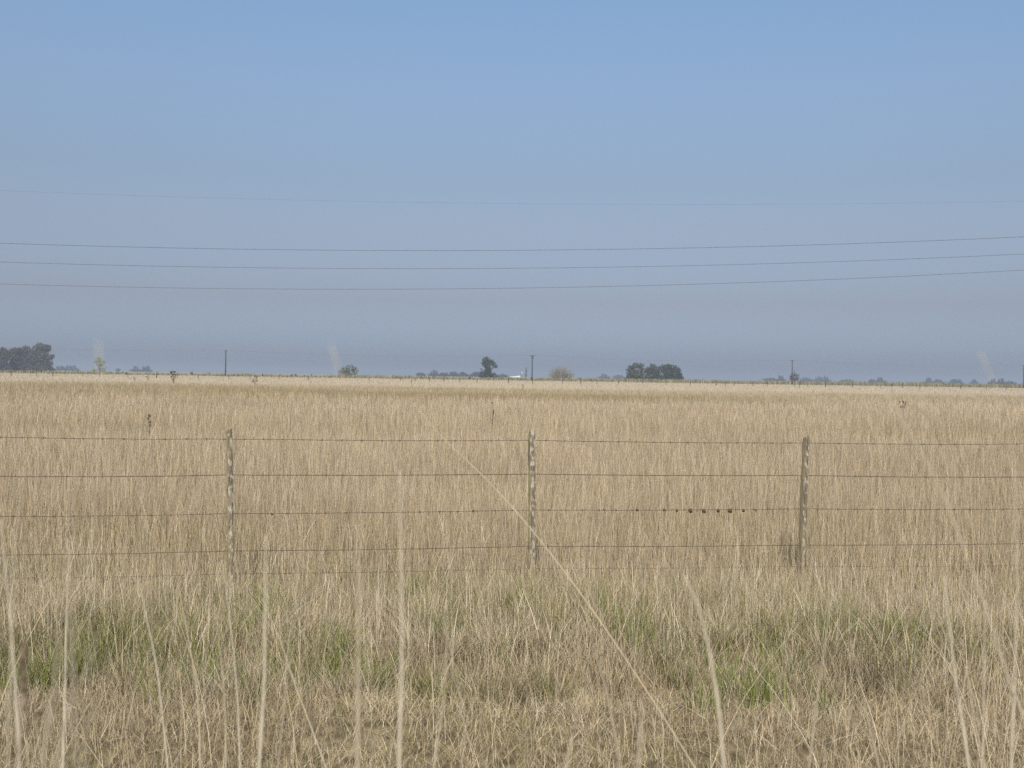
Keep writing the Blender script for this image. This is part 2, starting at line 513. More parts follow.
# --- the tall dry pasture
sw = Sward()
def field(n, d0, d1, margin, h0, h1, w0, w1, segs, lean, power=1.0, olive=0.06, tipw=0.25, prop=False):
    p = wedge(n, d0, d1, margin, power)
    hv = 0.68 + 0.40 * fbm(p[:, 0] * 0.35, p[:, 1] * 0.35, 77) + 0.26 * fbm(p[:, 0] * 0.07, p[:, 1] * 0.09, 79)
    h = (h0 + (h1 - h0) * rng.random(n) ** 1.3) * hv
    h = h * np.clip(0.42 + (p[:, 1] - 8.8) / 5.0, 0.42, 1.0)          # grazed shorter towards the fence
    gb = fbm(p[:, 0] * 0.5, p[:, 1] * 0.5, 88)
    c = tone(p, pick(STRAW, n) * 0.85 + STRAW.mean(0) * 0.15) * np.array([[0.98, 0.955, 0.955]])
    br = rng.random(n) < 0.10
    c = np.where(br[:, None], pick(BROWN, n) * 1.1, c)
    gg = rng.random(n) < olive * np.clip((gb - 0.3) * 4, 0.2, 2.5)
    c = np.where(gg[:, None], pick(GREEN, n) * 1.25, c)
    h = np.where(gg, h * 0.7, h)
    beyond = np.clip((p[:, 1] + 26 * fbm(p[:, 0] * 0.03, p[:, 1] * 0.03, 14) - 112) / 30, 0, 1)[:, None]     # the paler paddock past the second fence
    c = c * (1 - beyond) + (c * 0.35 + np.array([[0.56, 0.485, 0.36]]) * 0.72) * beyond
    far_ = np.clip((p[:, 1] - 45) / 150, 0, 0.75)[:, None]; c = c * (1 - far_) + tone(p, np.array([[0.485, 0.40, 0.285]]), 1.2) * far_ * (1 - beyond) + np.array([[0.53, 0.46, 0.35]]) * far_ * beyond
    w = w0 + (w1 - w0) * rng.random(n)
    if prop: w = w * p[:, 1]
    sw.add(*blades(p, h, w, lean * rng.random(n) ** 1.4, c, segs, 2.0, tip=tipw))

field(20000, 7.8, 9.4, 1.6, 0.12, 0.40, 0.0022, 0.0046, 3, 0.50, olive=0.22)
field(60000, 9.0, 13, 1.6, 0.22, 0.52, 0.0024, 0.0050, 3, 0.42, olive=0.16)
field(12000, 9.0, 13, 1.6, 0.34, 0.62, 0.0024, 0.0044, 3, 0.30, olive=0.0, tipw=0.6)
field(110000, 12, 24, 2.0, 0.25, 0.62, 0.00024, 0.00050, 3, 0.38, olive=0.10, prop=True)
field(140000, 22, 50, 3.0, 0.30, 0.66, 0.00024, 0.00050, 2, 0.33, olive=0.06, prop=True)
field(150000, 45, 120, 5.0, 0.34, 0.66, 0.00024, 0.00050, 2, 0.28, olive=0.03, prop=True)
field(210000, 105, 330, 8.0, 0.36, 0.60, 0.00022, 0.00048, 1, 0.25, olive=0.01, tipw=0.5, prop=True)
o = sw.build("tall_dry_grass", grass_mat)
tag(o, "waist high dry straw grass filling the field around and behind the fence", "grass", kind="stuff")

# ------------------------------------------------------------------ tall stalks close to the camera
stalk_mat = blade_material("pale_stalks", 0.15, 60.0)
head_mat = rough_material("brown_seed_head", (0.10, 0.07, 0.045), (0.24, 0.18, 0.12), 60)
SG = "tall dry grass stalks close to the camera"

def stalk(pts, d, r, label, color=(0.55, 0.48, 0.35), head=0.0, dark_head=None, bend=0.0, plume=False):
    """pts: where it passes in the photo from its tip down, all at depth d; it goes on to the ground below the frame"""
    r = r * (0.60 if d > 1.6 else 0.52 if d > 0.9 else 0.62)
    P = [at(px, py, d) for px, py in pts]
    a, b = P[-2], P[-1]
    dirn = (b - a).normalized()
    if dirn.z > -0.25: dirn.z = -0.25
    L = (b.z + 0.05) / -dirn.z
    side = dirn * L
    hor_len = math.hypot(side.x, side.y)
    if hor_len > 0.9: side.x *= 0.9 / hor_len
    for t in (0.35, 0.7, 1.0):
        q = b + Vector((side.x * (t - 0.35 * t * t), side.y * t + bend * t, side.z * t)); P.append(q)
    # smooth path
    path = []
    for i in range(len(P) - 1):
        p0 = P[max(i - 1, 0)]; p1 = P[i]; p2 = P[i + 1]; p3 = P[min(i + 2, len(P) - 1)]
        for s in range(4):
            t = s / 4
            path.append(0.5 * ((2 * p1) + (p2 - p0) * t + (2 * p0 - 5 * p1 + 4 * p2 - p3) * t * t + (3 * p1 - p0 - 3 * p2 + p3) * t ** 3))
    path.append(P[-1])
    base = P[-1].copy()
    mb = MB()
    n = len(path)
    rad = [r * (0.32 + 0.68 * min(1, (i / (n * 0.45)))) * rnd.uniform(0.94, 1.06) * (1.18 if i % 7 == 4 else 1.0) for i in range(n)]
    if plume: rad = [r * (0.5 if i == 0 else 1.0 if i == 1 else 0.9 if i < 6 else 0.7 if i < n * 0.25 else 0.4) for i in range(n)]
    mb.tube([p - base for p in path], rad, 6)
    if head:            # loose feathery panicle at the tip
        for k in range(5):
            i = rnd.randrange(0, max(2, n // 8)); p = path[i] - base
            s = Vector((rnd.uniform(-1, 1) * head * 0.35, rnd.uniform(-1, 1) * head * 0.35, rnd.uniform(0.002, 0.010)))
            mb.tube([p, p + s * 0.5, p + s], [r * 0.35, r * 0.5, r * 0.2], 4)
    o = mb.build("grass_stalk", stalk_mat, smooth=True)
    o.location = base
    nv = len(o.data.vertices)
    c4 = np.ones((nv, 4), dtype=np.float32); c4[:, :3] = np.array(color) * rnd.uniform(0.9, 1.1)
    a_ = o.data.attributes.new("col", 'FLOAT_COLOR', 'POINT'); a_.data.foreach_set("color", c4.ravel())
    tag(o, label, "grass stalk", SG)
    if dark_head:
        hb = MB(); c = at(dark_head[0], dark_head[1], d) - base
        for k in range(7):
            hb.blob(c + Vector((rnd.uniform(-1, 1) * 0.001, rnd.uniform(-1, 1) * 0.002, (k - 3) * dark_head[2] / 6)), 0.0028, 4, 6, (1, 1, 2.4))
        hb.build("seed_head", head_mat, o, True)
    return o

PALE = (0.60, 0.54, 0.42); GREY = (0.44, 0.38, 0.29)
stalk([(1, 520), (5, 565), (13, 650), (20, 768)], 1.35, 0.0032, "thick pale stalk leaning at the left edge of the photo", PALE)
stalk([(30, 590), (25, 660), (22, 700), (18, 768)], 0.95, 0.0018, "blurred brownish stalk with a dark seed head just right of the leftmost thick stalk", GREY, dark_head=(24, 676, 0.05))
stalk([(69, 540), (66, 640), (65, 700), (63, 768)], 1.9, 0.0036, "sharp upright pale stalk third from the left edge", PALE)
stalk([(61, 590), (56, 670), (50, 720), (42, 768)], 0.8, 0.0018, "blurred stalk leaning right beside the sharp upright stalk near the left edge", GREY)
stalk([(97, 650), (88, 668), (72, 700), (55, 768)], 1.0, 0.0020, "short blurred stalk slanting strongly right near the left edge", GREY)
stalk([(137, 570), (146, 615), (157, 670), (168, 768)], 2.3, 0.0030, "long pale stalk tilted left that crosses green tussocks left of the left post", PALE)
stalk([(178, 585), (186, 625), (198, 700), (200, 768)], 2.4, 0.0026, "thin stalk tilted left second to the left of the left post", (0.5, 0.43, 0.3))
stalk([(214, 605), (221, 660), (225, 710), (226, 768)], 2.2, 0.0024, "thin stalk standing just left of the left post base", (0.5, 0.43, 0.3))
stalk([(222, 560), (230, 620), (237, 690), (240, 768)], 2.2, 0.0028, "straight pale stalk passing in front of the left post", PALE)
stalk([(266, 535), (265, 620), (264, 690), (259, 768)], 1.35, 0.0036, "thick whitish upright stalk right of the left post", PALE)
stalk([(262, 598), (280, 640), (297, 690), (326, 768)], 2.4, 0.0024, "thin stalk leaning left between the left post and the broad blurred stalks", (0.52, 0.46, 0.33))
stalk([(289, 640), (286, 690), (278, 768)], 1.6, 0.0026, "faint stalk beneath the thin left leaning stalk", GREY)
stalk([(357, 545), (358, 600), (358, 680), (358, 768)], 1.0, 0.0030, "broad blurred upright stalk left of a matching slimmer one in the lower middle", (0.54, 0.47, 0.34))
stalk([(400, 470), (401, 560), (402, 640), (399, 768)], 1.15, 0.0026, "tall upright stalk right of the broad blurred stalk", PALE)
stalk([(413, 403), (445, 440), (488, 481), (530, 528), (575, 586), (625, 658), (695, 768)], 2.6, 0.0027, "very long stalk leaning diagonally across the picture in front of the middle post", (0.52, 0.44, 0.31))
stalk([(447, 600), (446, 670), (441, 720), (434, 768)], 1.8, 0.0026, "grey upright stalk between the tall upright stalk and the long diagonal one", GREY)
stalk([(449, 640), (464, 720), (461, 768)], 1.7, 0.0020, "faint crooked stalk low in the middle of the picture", GREY)
stalk([(583, 560), (590, 630), (606, 690), (620, 768)], 1.7, 0.0022, "faint stalk tilted left under the long diagonal stalk", GREY)
stalk([(577, 705), (573, 735), (566, 768)], 1.3, 0.0028, "short blurred stalk poking up at the bottom right of centre", GREY)
stalk([(642, 695), (641, 730), (638, 768)], 1.0, 0.0028, "stubby blurred stalk left of the lower end of the diagonal stalk", GREY)
stalk([(684, 576), (697, 603), (709, 650), (718, 705), (724, 768)], 1.2, 0.0036, "thick curved stalk bowing left in the right half of the picture", (0.54, 0.48, 0.37))
stalk([(831, 598), (824, 650), (817, 700), (809, 768)], 1.7, 0.0024, "greyish stalk tilted right below the right post", (0.5, 0.44, 0.33))
stalk([(850, 640), (862, 690), (870, 730), (879, 768)], 1.8, 0.0024, "thin stalk tilted left right of the stalk below the right post", GREY)
stalk([(944, 575), (950, 630), (957, 690), (969, 768)], 1.5, 0.0032, "pale stalk slightly bent near the right edge with a second stalk crossing it", PALE)
stalk([(962, 640), (970, 690), (976, 730), (990, 790)], 1.6, 0.0024, "thin stalk crossing the bent pale stalk near the right edge", (0.5, 0.43, 0.3))
stalk([(885, 392), (905, 425), (935, 478), (968, 560), (993, 630), (1012, 690), (1034, 750)], 1.15, 0.0019, "long blurred stalk leaning left from the right edge up past the right post", (0.56, 0.49, 0.37))
stalk([(1014, 470), (1017, 560), (1015, 660), (1011, 768)], 1.3, 0.0024, "upright pale stalk closest to the right edge of the photo", PALE)
stalk([(985, 600), (984, 680), (983, 768)], 1.7, 0.0026, "upright stalk between the two long stalks at the right edge", (0.5, 0.44, 0.33))
stalk([(331, 345), (335, 358), (339, 376), (349, 440), (362, 560), (372, 768)], 0.62, 0.0007, "very faint out of focus stalk whose tip rises above the horizon left of the middle", PALE, plume=True)
stalk([(980, 352), (986, 366), (993, 384), (1010, 450), (1040, 560)], 0.75, 0.0007, "very faint out of focus stalk whose tip rises above the horizon at the right", PALE, plume=True)
stalk([(98, 342), (99, 356), (100, 374), (98, 450), (92, 560), (84, 768)], 0.55, 0.0006, "very faint out of focus stalk rising above the horizon beside the pale round tree", PALE, plume=True)
stalk([(20, 470), (17, 520), (13, 570), (8, 768)], 1.1, 0.0012, "faint blurred stalk reaching the third wire at the left edge", PALE)
stalk([(73, 470), (71, 520), (69, 560), (76, 768)], 0.8, 0.0011, "faint blurred stalk behind the sharp upright stalk near the left edge", GREY)

# the many thinner ones among them that nobody could count
mb = Sward()
n = 330
p = wedge(n, 1.9, 5.0, 0.8)
side_ = rng.random(n) < 0.55; p[side_, 0] = np.sign(p[side_, 0]) * p[side_, 1] * (0.30 + 0.2 * rng.random(int(side_.sum())))
mb.add(*blades(p, 0.30 + 0.55 * rng.random(n), 0.0018 + 0.0016 * rng.random(n), 0.1 + 0.5 * rng.random(n), pick(STRAW, n) * 1.05, 5, 2.0, tip=0.4))
q = np.stack([np.concatenate([rng.uniform(0.85, 2.6, 34), -rng.uniform(0.85, 2.6, 34)]), rng.uniform(1.2, 2.4, 68)], -1)      # taller ones on either side
q = q[np.abs(q[:, 0]) > q[:, 1] * 0.49 + 0.12]; n = len(q)
mb.add(*blades(q, 0.9 + 0.5 * rng.random(n), 0.003 + 0.002 * rng.random(n), 0.02 + 0.10 * rng.random(n), pick(STRAW, n), 5, 2.0, tip=0.4))
o = mb.build("thin_grass", grass_mat)
tag(o, "loose thin straws standing up out of the verge in front", "grass", kind="stuff")

# ------------------------------------------------------------------ the near fence
def fence_y(x): return 8.97 + 0.15 * x

def on_fence(px, py):
    d = ray(px, py); t = (8.97 + 0.15 * EYE.x - EYE.y) / (d.y - 0.15 * d.x)
    return EYE + d * t

wire_mat = rough_material("rusty_wire", (0.035, 0.026, 0.02), (0.13, 0.085, 0.055), 25, rough=0.75, bump=0)
rust_mat = rough_material("rust_lump", (0.055, 0.03, 0.018), (0.17, 0.09, 0.05), 90, rough=0.9)
fence = empty("wire_fence", (0.16, 9.0, 0))
tag(fence, "weathered lichen covered wooden posts carrying five rusty wires across the grass", "fence")
FL = Vector(fence.location)

def post(base, top, width, yaw, moss, seed, tilt_top=0.0):
    r_ = random.Random(seed)
    me_v = []; faces = []
    sides = 16; rings = 22
    base = Vector(base) - Vector((0, 0, 0.35)); top = Vector(top)
    o_ = Vector((base.x, base.y, 0))
    for i in range(rings + 1):
        t = i / rings
        c = base.lerp(top, t) + Vector((math.sin(t * 5 + seed) * 0.004, 0, 0))
        sc = (1.06 - 0.10 * t) * (1 + r_.uniform(-0.05, 0.05))
        if i == rings: sc *= 0.9
        for k in range(sides):
            a = 2 * math.pi * k / sides
            ca, sa = math.cos(a), math.sin(a)
            q = 1 / (abs(ca) ** 4.5 + abs(sa) ** 4.5) ** (1 / 4.5)        # squarish section
            rr = width / 2 * q * sc * (1 + r_.uniform(-0.05, 0.05)) * (0.94 if r_.random() < 0.12 else 1)
            x = rr * math.cos(a + yaw); y = rr * math.sin(a + yaw)
            zj = (r_.uniform(-0.008, 0.010) + 0.012 * math.cos(a + 1) + tilt_top * math.cos(a)) if i == rings else 0
            me_v.append(c + Vector((x, y, zj)) - o_)
    for i in range(rings):
        for k in range(sides):
            k2 = (k + 1) % sides
            faces.append((i * sides + k, i * sides + k2, (i + 1) * sides + k2, (i + 1) * sides + k))
    c = len(me_v); me_v.append(top + Vector((0, 0, -0.004)) - o_)
    for k in range(sides):
        faces.append((rings * sides + k, rings * sides + (k + 1) % sides, c))
    mb = MB(); mb.v = me_v; mb.f = faces
    o = mb.build("fence_post", post_material(moss), fence)
    o.location = o_ - FL
    return o

post(on_fence(233.5, 590), on_fence(228.5, 431), 0.046, R(33), 0.9, 3)["label"] = "leaning fence post mottled with lichen, mossy left side"
post(on_fence(531.5, 588), on_fence(532, 432), 0.055, R(20), 0.9, 5)["label"] = "upright fence post with yellow moss near its top"
post(on_fence(801, 586), on_fence(806, 437), 0.050, R(34), 0.25, 8)["label"] = "reddish brown fence post with pale lichen spots, leaning right"
post((-4.62, fence_y(-4.62), 0), (-4.60, fence_y(-4.6), 1.24), 0.062, R(20), 0.5, 11)
post((4.84, fence_y(4.84), 0), (4.87, fence_y(4.87), 1.23), 0.062, R(20), 0.4, 14)

WIRES = [
    ([(0, 437.2), (229, 439), (532, 440.4), (805, 443), (1024, 444)], 0.0023, True),
    ([(0, 476.5), (229, 475), (532, 474), (805, 475.5), (1024, 477)], 0.0031, False),
    ([(0, 516.5), (229, 513.6), (532, 510), (805, 508.8), (1024, 509)], 0.0022, True),
    ([(0, 555), (229, 551), (532, 546.3), (805, 545), (1024, 543.5)], 0.0026, False),
    ([(0, 578.5), (229, 574), (532, 568.5), (805, 566.2), (1024, 565.5)], 0.0027, False),
]
wire_objs = []
for wi, (pts, r, barbed) in enumerate(WIRES):
    W = [on_fence(*q) for q in pts]
    W = [W[0] + (W[0] - W[1]) * 1.6] + W + [W[-1] + (W[-1] - W[-2]) * 1.6]
    path = []
    for i in range(len(W) - 1):
        k = 10
        for s in range(k):
            t = s / k
            q = W[i].lerp(W[i + 1], t)
            q.z += -0.006 * math.sin(math.pi * t) + rnd.uniform(-1, 1) * 0.0012
            q.y += rnd.uniform(-1, 1) * 0.001
            path.append(q)
    path.append(W[-1])
    mb = MB()
    mb.tube([q - FL for q in path], r, 6)
    if barbed:
        tot = sum((path[i + 1] - path[i]).length for i in range(len(path) - 1))
        step = 0.15; acc = 0; nxt = 0.05
        for i in range(len(path) - 1):
            a, b = path[i], path[i + 1]; l = (b - a).length
            while nxt < acc + l:
                c = a.lerp(b, (nxt - acc) / l) - FL
                mb.tube([c - Vector((0.006, 0, 0)), c + Vector((0.006, 0, 0))], 0.0042, 6)
                for s in (-1, 1):
                    v = Vector((rnd.uniform(-0.4, 0.4), rnd.uniform(-1, 1), rnd.uniform(-1, 1))).normalized() * 0.014
                    mb.tube([c - v + Vector((s * 0.003, 0, 0)), c + v + Vector((s * 0.003, 0, 0))], [0.0008, 0.0012], 4)
                nxt += step * rnd.uniform(0.93, 1.07)
            acc += l
    w = mb.build("wire", wire_mat, fence, True)
    wire_objs.append(w)

# rusty lumps twisted on the third wire between the middle and the right post
def knot(px, py, r, parent):
    c = on_fence(px, py)
    mb = MB()
    mb.blob((0, 0, 0), r, 6, 10, (1.05, 0.9, 0.95))
    for k in range(3):
        pts = []
        for s in range(9):
            a = s / 8 * 2 * math.pi
            pts.append(Vector((rnd.uniform(-0.3, 0.3) * r + (k - 1) * r * 0.45, math.cos(a) * r * 1.0, math.sin(a) * r * 1.0)))
        mb.tube(pts, r * 0.16, 5)
    o = mb.build("rust_knot", rust_mat, parent, True)
    o.location = c - FL
    return o
for px, py, r in ((637, 510, 0.010), (664, 510, 0.009), (677, 510.5, 0.010), (690.5, 510.8, 0.015), (704, 511, 0.0145), (718, 510.8, 0.012), (730, 510.8, 0.016), (743.5, 510.6, 0.011), (756, 510.4, 0.007), (604, 509.8, 0.006), (473, 511, 0.008), (272, 514.2, 0.008)):
    knot(px, py, r * 1.1, wire_objs[2])

# ------------------------------------------------------------------ overhead lines crossing the picture
line_mat = rough_material("aluminium_cable", (0.05, 0.05, 0.055), (0.10, 0.10, 0.11), 5, rough=0.6, bump=0)
def overhead(pts, Y, r, label):
    # a hanging cable: parabola through the three places where it is seen, repeated span after span
    P = [at(px, py, Y) for px, py in pts]
    A = np.array([[q.x ** 2, q.x, 1] for q in P]); zc = np.linalg.solve(A, np.array([q.z for q in P]))
    x0 = -zc[1] / (2 * zc[0]); zmin = zc[2] - zc[1] ** 2 / (4 * zc[0])
    half = 48.0
    path = []
    for s in range(-1, 2):
        for k in range(40):
            u = -half + 2 * half * k / 40
            path.append(Vector((x0 + s * 2 * half + u, Y, zmin + zc[0] * u * u)))
    mid = Vector((x0, Y, zmin))
    mb = MB(); mb.tube([q - mid for q in path], r, 6)
    o = mb.build("power_line", line_mat, None, True)
    o.location = mid
    tag(o, label, "power line", "power lines hanging across the sky")
overhead([(0, 190.5), (560, 204), (1024, 201)], 62, 0.0032, "faintest and highest power line crossing the blue sky")
overhead([(0, 243.2), (480, 250.5), (1024, 236.8)], 40, 0.0074, "upper of the three dark power lines crossing the sky")
overhead([(0, 262), (460, 268.6), (1024, 254)], 40, 0.0066, "middle of the three dark power lines crossing the sky")
overhead([(0, 284), (430, 289), (1024, 270)], 40, 0.0066, "lowest of the three dark power lines just above the horizon haze")

# ------------------------------------------------------------------ utility poles along the far road
pole_mat = rough_material("dark_pole_wood", (0.03, 0.025, 0.02), (0.07, 0.056, 0.045), 6, (3, 3, 0.4))
ins_mat = rough_material("porcelain", (0.35, 0.33, 0.30), (0.5, 0.48, 0.45), 5, rough=0.4, bump=0)
def road_y(x): return 368 + 0.34 * x
poles = []
def utility_pole(px, ytop, style, label):
    # stand it on the road line at that bearing
    d = ray(px, hor(px)); t = 368 / (d.y - 0.34 * d.x)
    q = EYE + d * t
    H = at(px, ytop, q.y).z
    root = empty("utility_pole", (q.x, q.y, 0))
    tag(root, label, "utility pole", "utility poles along the far road")
    mb = MB(); mb.tube([(0, 0, -0.5), (0.02, 0, H * 0.5), (0.0, 0, H)], [0.21, 0.19, 0.16], 8); mb.build("pole", pole_mat, root, True)
    ang = math.atan(0.34) + math.pi / 2
    dx, dy = math.cos(ang), math.sin(ang)
    def arm(z, L, ux=dx, uy=dy):
        mb = MB(); mb.box((-uy * 0.16, ux * 0.16, z), (L, 0.11, 0.14), math.atan2(uy, ux))
        a_ = mb.build("cross_arm", pole_mat, root)
        for s in (-0.92, 0.92, 0.25):
            ib = MB(); c = Vector((-uy * 0.16 + ux * L / 2 * s, ux * 0.16 + uy * L / 2 * s, z + 0.07))
            ib.tube([c, c + Vector((0, 0, 0.06)), c + Vector((0, 0, 0.12)), c + Vector((0, 0, 0.22))], [0.03, 0.08, 0.05, 0.07], 8)
            ib.build("insulator", ins_mat, a_, True)
    if style == "tee":
        arm(H - 0.25, 1.5, 0.87, -0.5)
    elif style == "vee":
        mb = MB()
        for s in (-1, 1):
            mb.tube([(0, 0, H - 1.2), (s * 0.8 * 0.9, -s * 0.3, H - 0.1)], 0.07, 5)
        mb.build("brace", pole_mat, root)
        arm(H - 0.25, 1.9, 0.92, -0.4); arm(H - 1.1, 1.2, 0.92, -0.4)
    else:
        arm(H - 0.2, 1.9, 0.95, -0.3); arm(H - 1.4, 1.3, 0.95, -0.3)
    poles.append((root, H))
utility_pole(225.5, 350, "tee", "utility pole furthest left, a plain pole with a small cross arm")
utility_pole(532, 355, "vee", "utility pole with a forked top right of the white shed")
utility_pole(792, 360, "tee", "dark utility pole in front of a small purplish tree")
utility_pole(1023.3, 365, "double", "utility pole with two cross arms cut off by the right edge")
for k, off in enumerate((-0.7, 0.7)):
    mb = MB(); pts = []
    ext = [(Vector((-186, road_y(-186), 0)), 9.0)] + [(Vector(r_.location), h_) for r_, h_ in poles] + [(Vector((310, road_y(310), 0)), 9.0)]
    for i in range(len(ext) - 1):
        a = ext[i][0] + Vector((off * 0.87, -off * 0.5, ext[i][1] - 0.02)); b = ext[i + 1][0] + Vector((off * 0.87, -off * 0.5, ext[i + 1][1] - 0.02))
        for s in range(12):
            t = s / 12; q = a.lerp(b, t); q.z -= 1.1 * 4 * t * (1 - t); pts.append(q)
    mb.tube(pts, 0.008, 5)
    o = mb.build("utility_cable", line_mat, None, True)
    tag(o, ("front" if k else "rear") + " of the two thin cables strung between the far utility poles", "cable", "cables on the far utility poles")

# ------------------------------------------------------------------ the second fence across the field
far = empty("wire_fence", (0, 222, 0))
tag(far, "distant fence of small dark posts along the far side of the field", "fence")
fp_mat = rough_material("old_post_grey", (0.02, 0.016, 0.013), (0.055, 0.045, 0.035), 8)
x = -118.0; k = 0; tops = []
protos = []
for j in range(3):
    mb = MB(); r0 = (0.085, 0.06, 0.05)[j]
    mb.tube([(0, 0, -0.3), (rnd.uniform(-.03, .03), 0, 0.6), (rnd.uniform(-.05, .05), 0, (1.55, 1.3, 1.2)[j])], [r0, r0, r0 * 0.85], 7)
    me = mb.build("fence_post", fp_mat, far); protos.append(me)
used = [False] * 3
while x < 118:
    j = 0 if k % 6 == 0 else rnd.choice((1, 2))
    o = protos[j] if not used[j] else protos[j].copy()
    if used[j]: col.objects.link(o)
    used[j] = True
    o.parent = far
    o.location = (x, 0.12 * x + rnd.uniform(-0.2, 0.2), rnd.uniform(-0.3, 0.2)); o.rotation_euler = (0, rnd.gauss(0, 0.09), rnd.uniform(0, 6))
    x += rnd.uniform(2.6, 6.4); k += 1
for z in (0.55, 0.85, 1.15):
    mb = MB(); mb.tube([(-118, -0.12 * 118, z), (0, 0, z), (118, 0.12 * 118, z)], 0.004, 5); mb.build("wire", wire_mat, far)

# ------------------------------------------------------------------ trees
bark = rough_material("bark", (0.06, 0.048, 0.038), (0.14, 0.115, 0.09), 4, (2, 2, 0.5))

def leaf_cloud(lobes, n, size, pal, flat=0.0, shell=0.55):
    """leaf clumps filling the volume of several lobes; lobe = (x, y, z, rx, ry, rz)"""
    vol = np.array([l[3] * l[4] * l[5] for l in lobes]) ** 0.75
    idx = rng.choice(len(lobes), n, p=vol / vol.sum())
    L = np.array(lobes)[idx]
    d = rng.normal(size=(n, 3)); d /= np.linalg.norm(d, axis=1)[:, None]
    rad = (shell + (1 - shell) * rng.random(n)) * (0.8 + 0.35 * fbm(d[:, 0] * 2.2 + idx * 7.1, d[:, 2] * 2.2 + d[:, 1] * 1.7, 5))
    rad[rng.random(n) < 0.3] *= 0.7
    c = L[:, :3] + d * rad[:, None] * L[:, 3:]
    a = rng.normal(size=(n, 3)); a /= np.linalg.norm(a, axis=1)[:, None]
    b = np.cross(a, rng.normal(size=(n, 3))); b /= np.linalg.norm(b, axis=1)[:, None]
    s = size * (0.5 + 0.9 * rng.random(n))[:, None]
    V = np.stack([c - a * s - b * s * 0.25, c + b * s * 0.55, c + a * s + b * s * 0.2, c - b * s * 0.5], 1).reshape(-1, 3)
    Fq = np.arange(n * 4).reshape(-1, 4)
    lob = (0.85 + 0.3 * rng.random(len(lobes)))[idx]
    C = pal[rng.integers(0, len(pal), n)] * (0.8 + 0.4 * rng.random((n, 1))) * lob[:, None]
    return V, Fq, np.repeat(C, 4, axis=0)

leaf_mat = blade_material("tree_leaves", 0.25, 3.0)
EUC = np.array([[0.10, 0.098, 0.064], [0.118, 0.108, 0.073], [0.085, 0.085, 0.055], [0.125, 0.106, 0.078]])
DARKT = np.array([[0.075, 0.085, 0.05], [0.10, 0.105, 0.065], [0.06, 0.068, 0.042]])
OLIVE = np.array([[0.14, 0.14, 0.075], [0.18, 0.17, 0.10], [0.11, 0.11, 0.06]])
YEL = np.array([[0.27, 0.28, 0.15], [0.36, 0.36, 0.22], [0.20, 0.21, 0.11]])
PURP = np.array([[0.14, 0.105, 0.09], [0.11, 0.085, 0.075], [0.17, 0.13, 0.11]])
TWIG = np.array([[0.19, 0.185, 0.125], [0.25, 0.235, 0.165], [0.15, 0.14, 0.095]])

def tree(name, px, Y, lobes_px, pal, label, cat, n, leaf, group=None, trunk_r=0.25, branches=True, shell=0.5, skirt=True):
    """lobes_px: (dx, up, rx, rz) in photo pixels relative to the foot; turned into metres at depth Y"""
    s = Y / F
    x = at(px, hor(px), Y).x
    root = empty(name, (x, Y, 0))
    tag(root, label, cat, group)
    z0 = 1.7
    lobes = []
    for dx, upx, rx, rz in lobes_px:
        lobes.append((dx * s, rnd.uniform(-0.4, 0.4) * rx * s, z0 + upx * s, rx * s, rx * s * rnd.uniform(0.8, 1.1), rz * s))
    wide = max(abs(l[0]) + l[3] for l in lobes); mid_x = sum(l[0] for l in lobes) / len(lobes)
    if skirt:       # low growth round the foot of the tree
        for k in range(3):
            lobes.append((mid_x + (k - 1) * wide * 0.55, rnd.uniform(-1, 1) * wide * 0.3, 1.3 + rnd.random() * 0.8, wide * 0.42, wide * 0.42, 1.5 + 1.2 * rnd.random()))
    V, Fq, C = leaf_cloud(lobes, n, leaf, pal, shell=shell)
    V[:, 2] = np.maximum(V[:, 2], 0.05)
    mesh_np("crown", V, Fq, leaf_mat, C, parent=root)
    mb = MB()
    top = max(l[2] for l in lobes); low = min(l[2] - l[5] for l in lobes)
    fork = max(0.6, low + 0.2 * (top - low)) if low > 1 else 0.35 * top
    mb.tube([(0, 0, -0.3), (trunk_r * 0.3, 0, fork * 0.5), (0, 0, fork)], [trunk_r * 1.3, trunk_r, trunk_r * 0.8], 8)
    for l in lobes:
        e = Vector(l[:3]); st = Vector((0, 0, fork * rnd.uniform(0.75, 1.0)))
        midp = st.lerp(e, 0.5) + Vector((rnd.uniform(-.1, .1) * l[3], 0, 0.1 * l[5]))
        mb.tube([st, midp, e], [trunk_r * 0.55, trunk_r * 0.35, trunk_r * 0.12], 6)
        if branches:
            for _ in range(3):
                d = Vector((rnd.uniform(-1, 1) * l[3], rnd.uniform(-1, 1) * l[4], rnd.uniform(-0.3, 1) * l[5])) * 0.75
                mb.tube([midp, midp.lerp(e + d, 0.5), e + d], [trunk_r * 0.22, trunk_r * 0.15, trunk_r * 0.05], 5)
    mb.build("trunk", bark, root, True)
    return root

# grove of eucalyptus at the left edge
GV = "trees of the grove at the left"
tree("eucalyptus_tree", 43, 620, [(-9, 15, 6, 6), (-8, 8, 6, 6), (-10, 2, 5, 4), (-3, 22, 7, 5), (3, 21, 4.5, 5), (-1, 13, 8, 7), (6, 12, 5, 4), (9.5, 14, 3, 1.3), (5, 5, 6, 5), (-4, 5, 6, 5)], EUC, "tallest tree of the dark grove at the left, forming its right end", "tree", 3800, 0.62, GV, 0.4)
tree("eucalyptus_tree", 27, 635, [(-1, 19, 5, 5), (2, 12, 6, 7), (-3, 8, 6, 6), (3, 4, 5, 4)], EUC, "narrow tree next to the tallest one in the left grove", "tree", 2800, 0.62, GV, 0.35)
tree("eucalyptus_tree", 16, 620, [(-3, 17, 5, 4.5), (3, 18, 5, 4), (0, 11, 7, 7), (-2, 4, 6, 4)], EUC * np.array([1.1, 0.98, 1.0]), "brownish rounded tree in the middle of the left grove", "tree", 3000, 0.62, GV, 0.35)
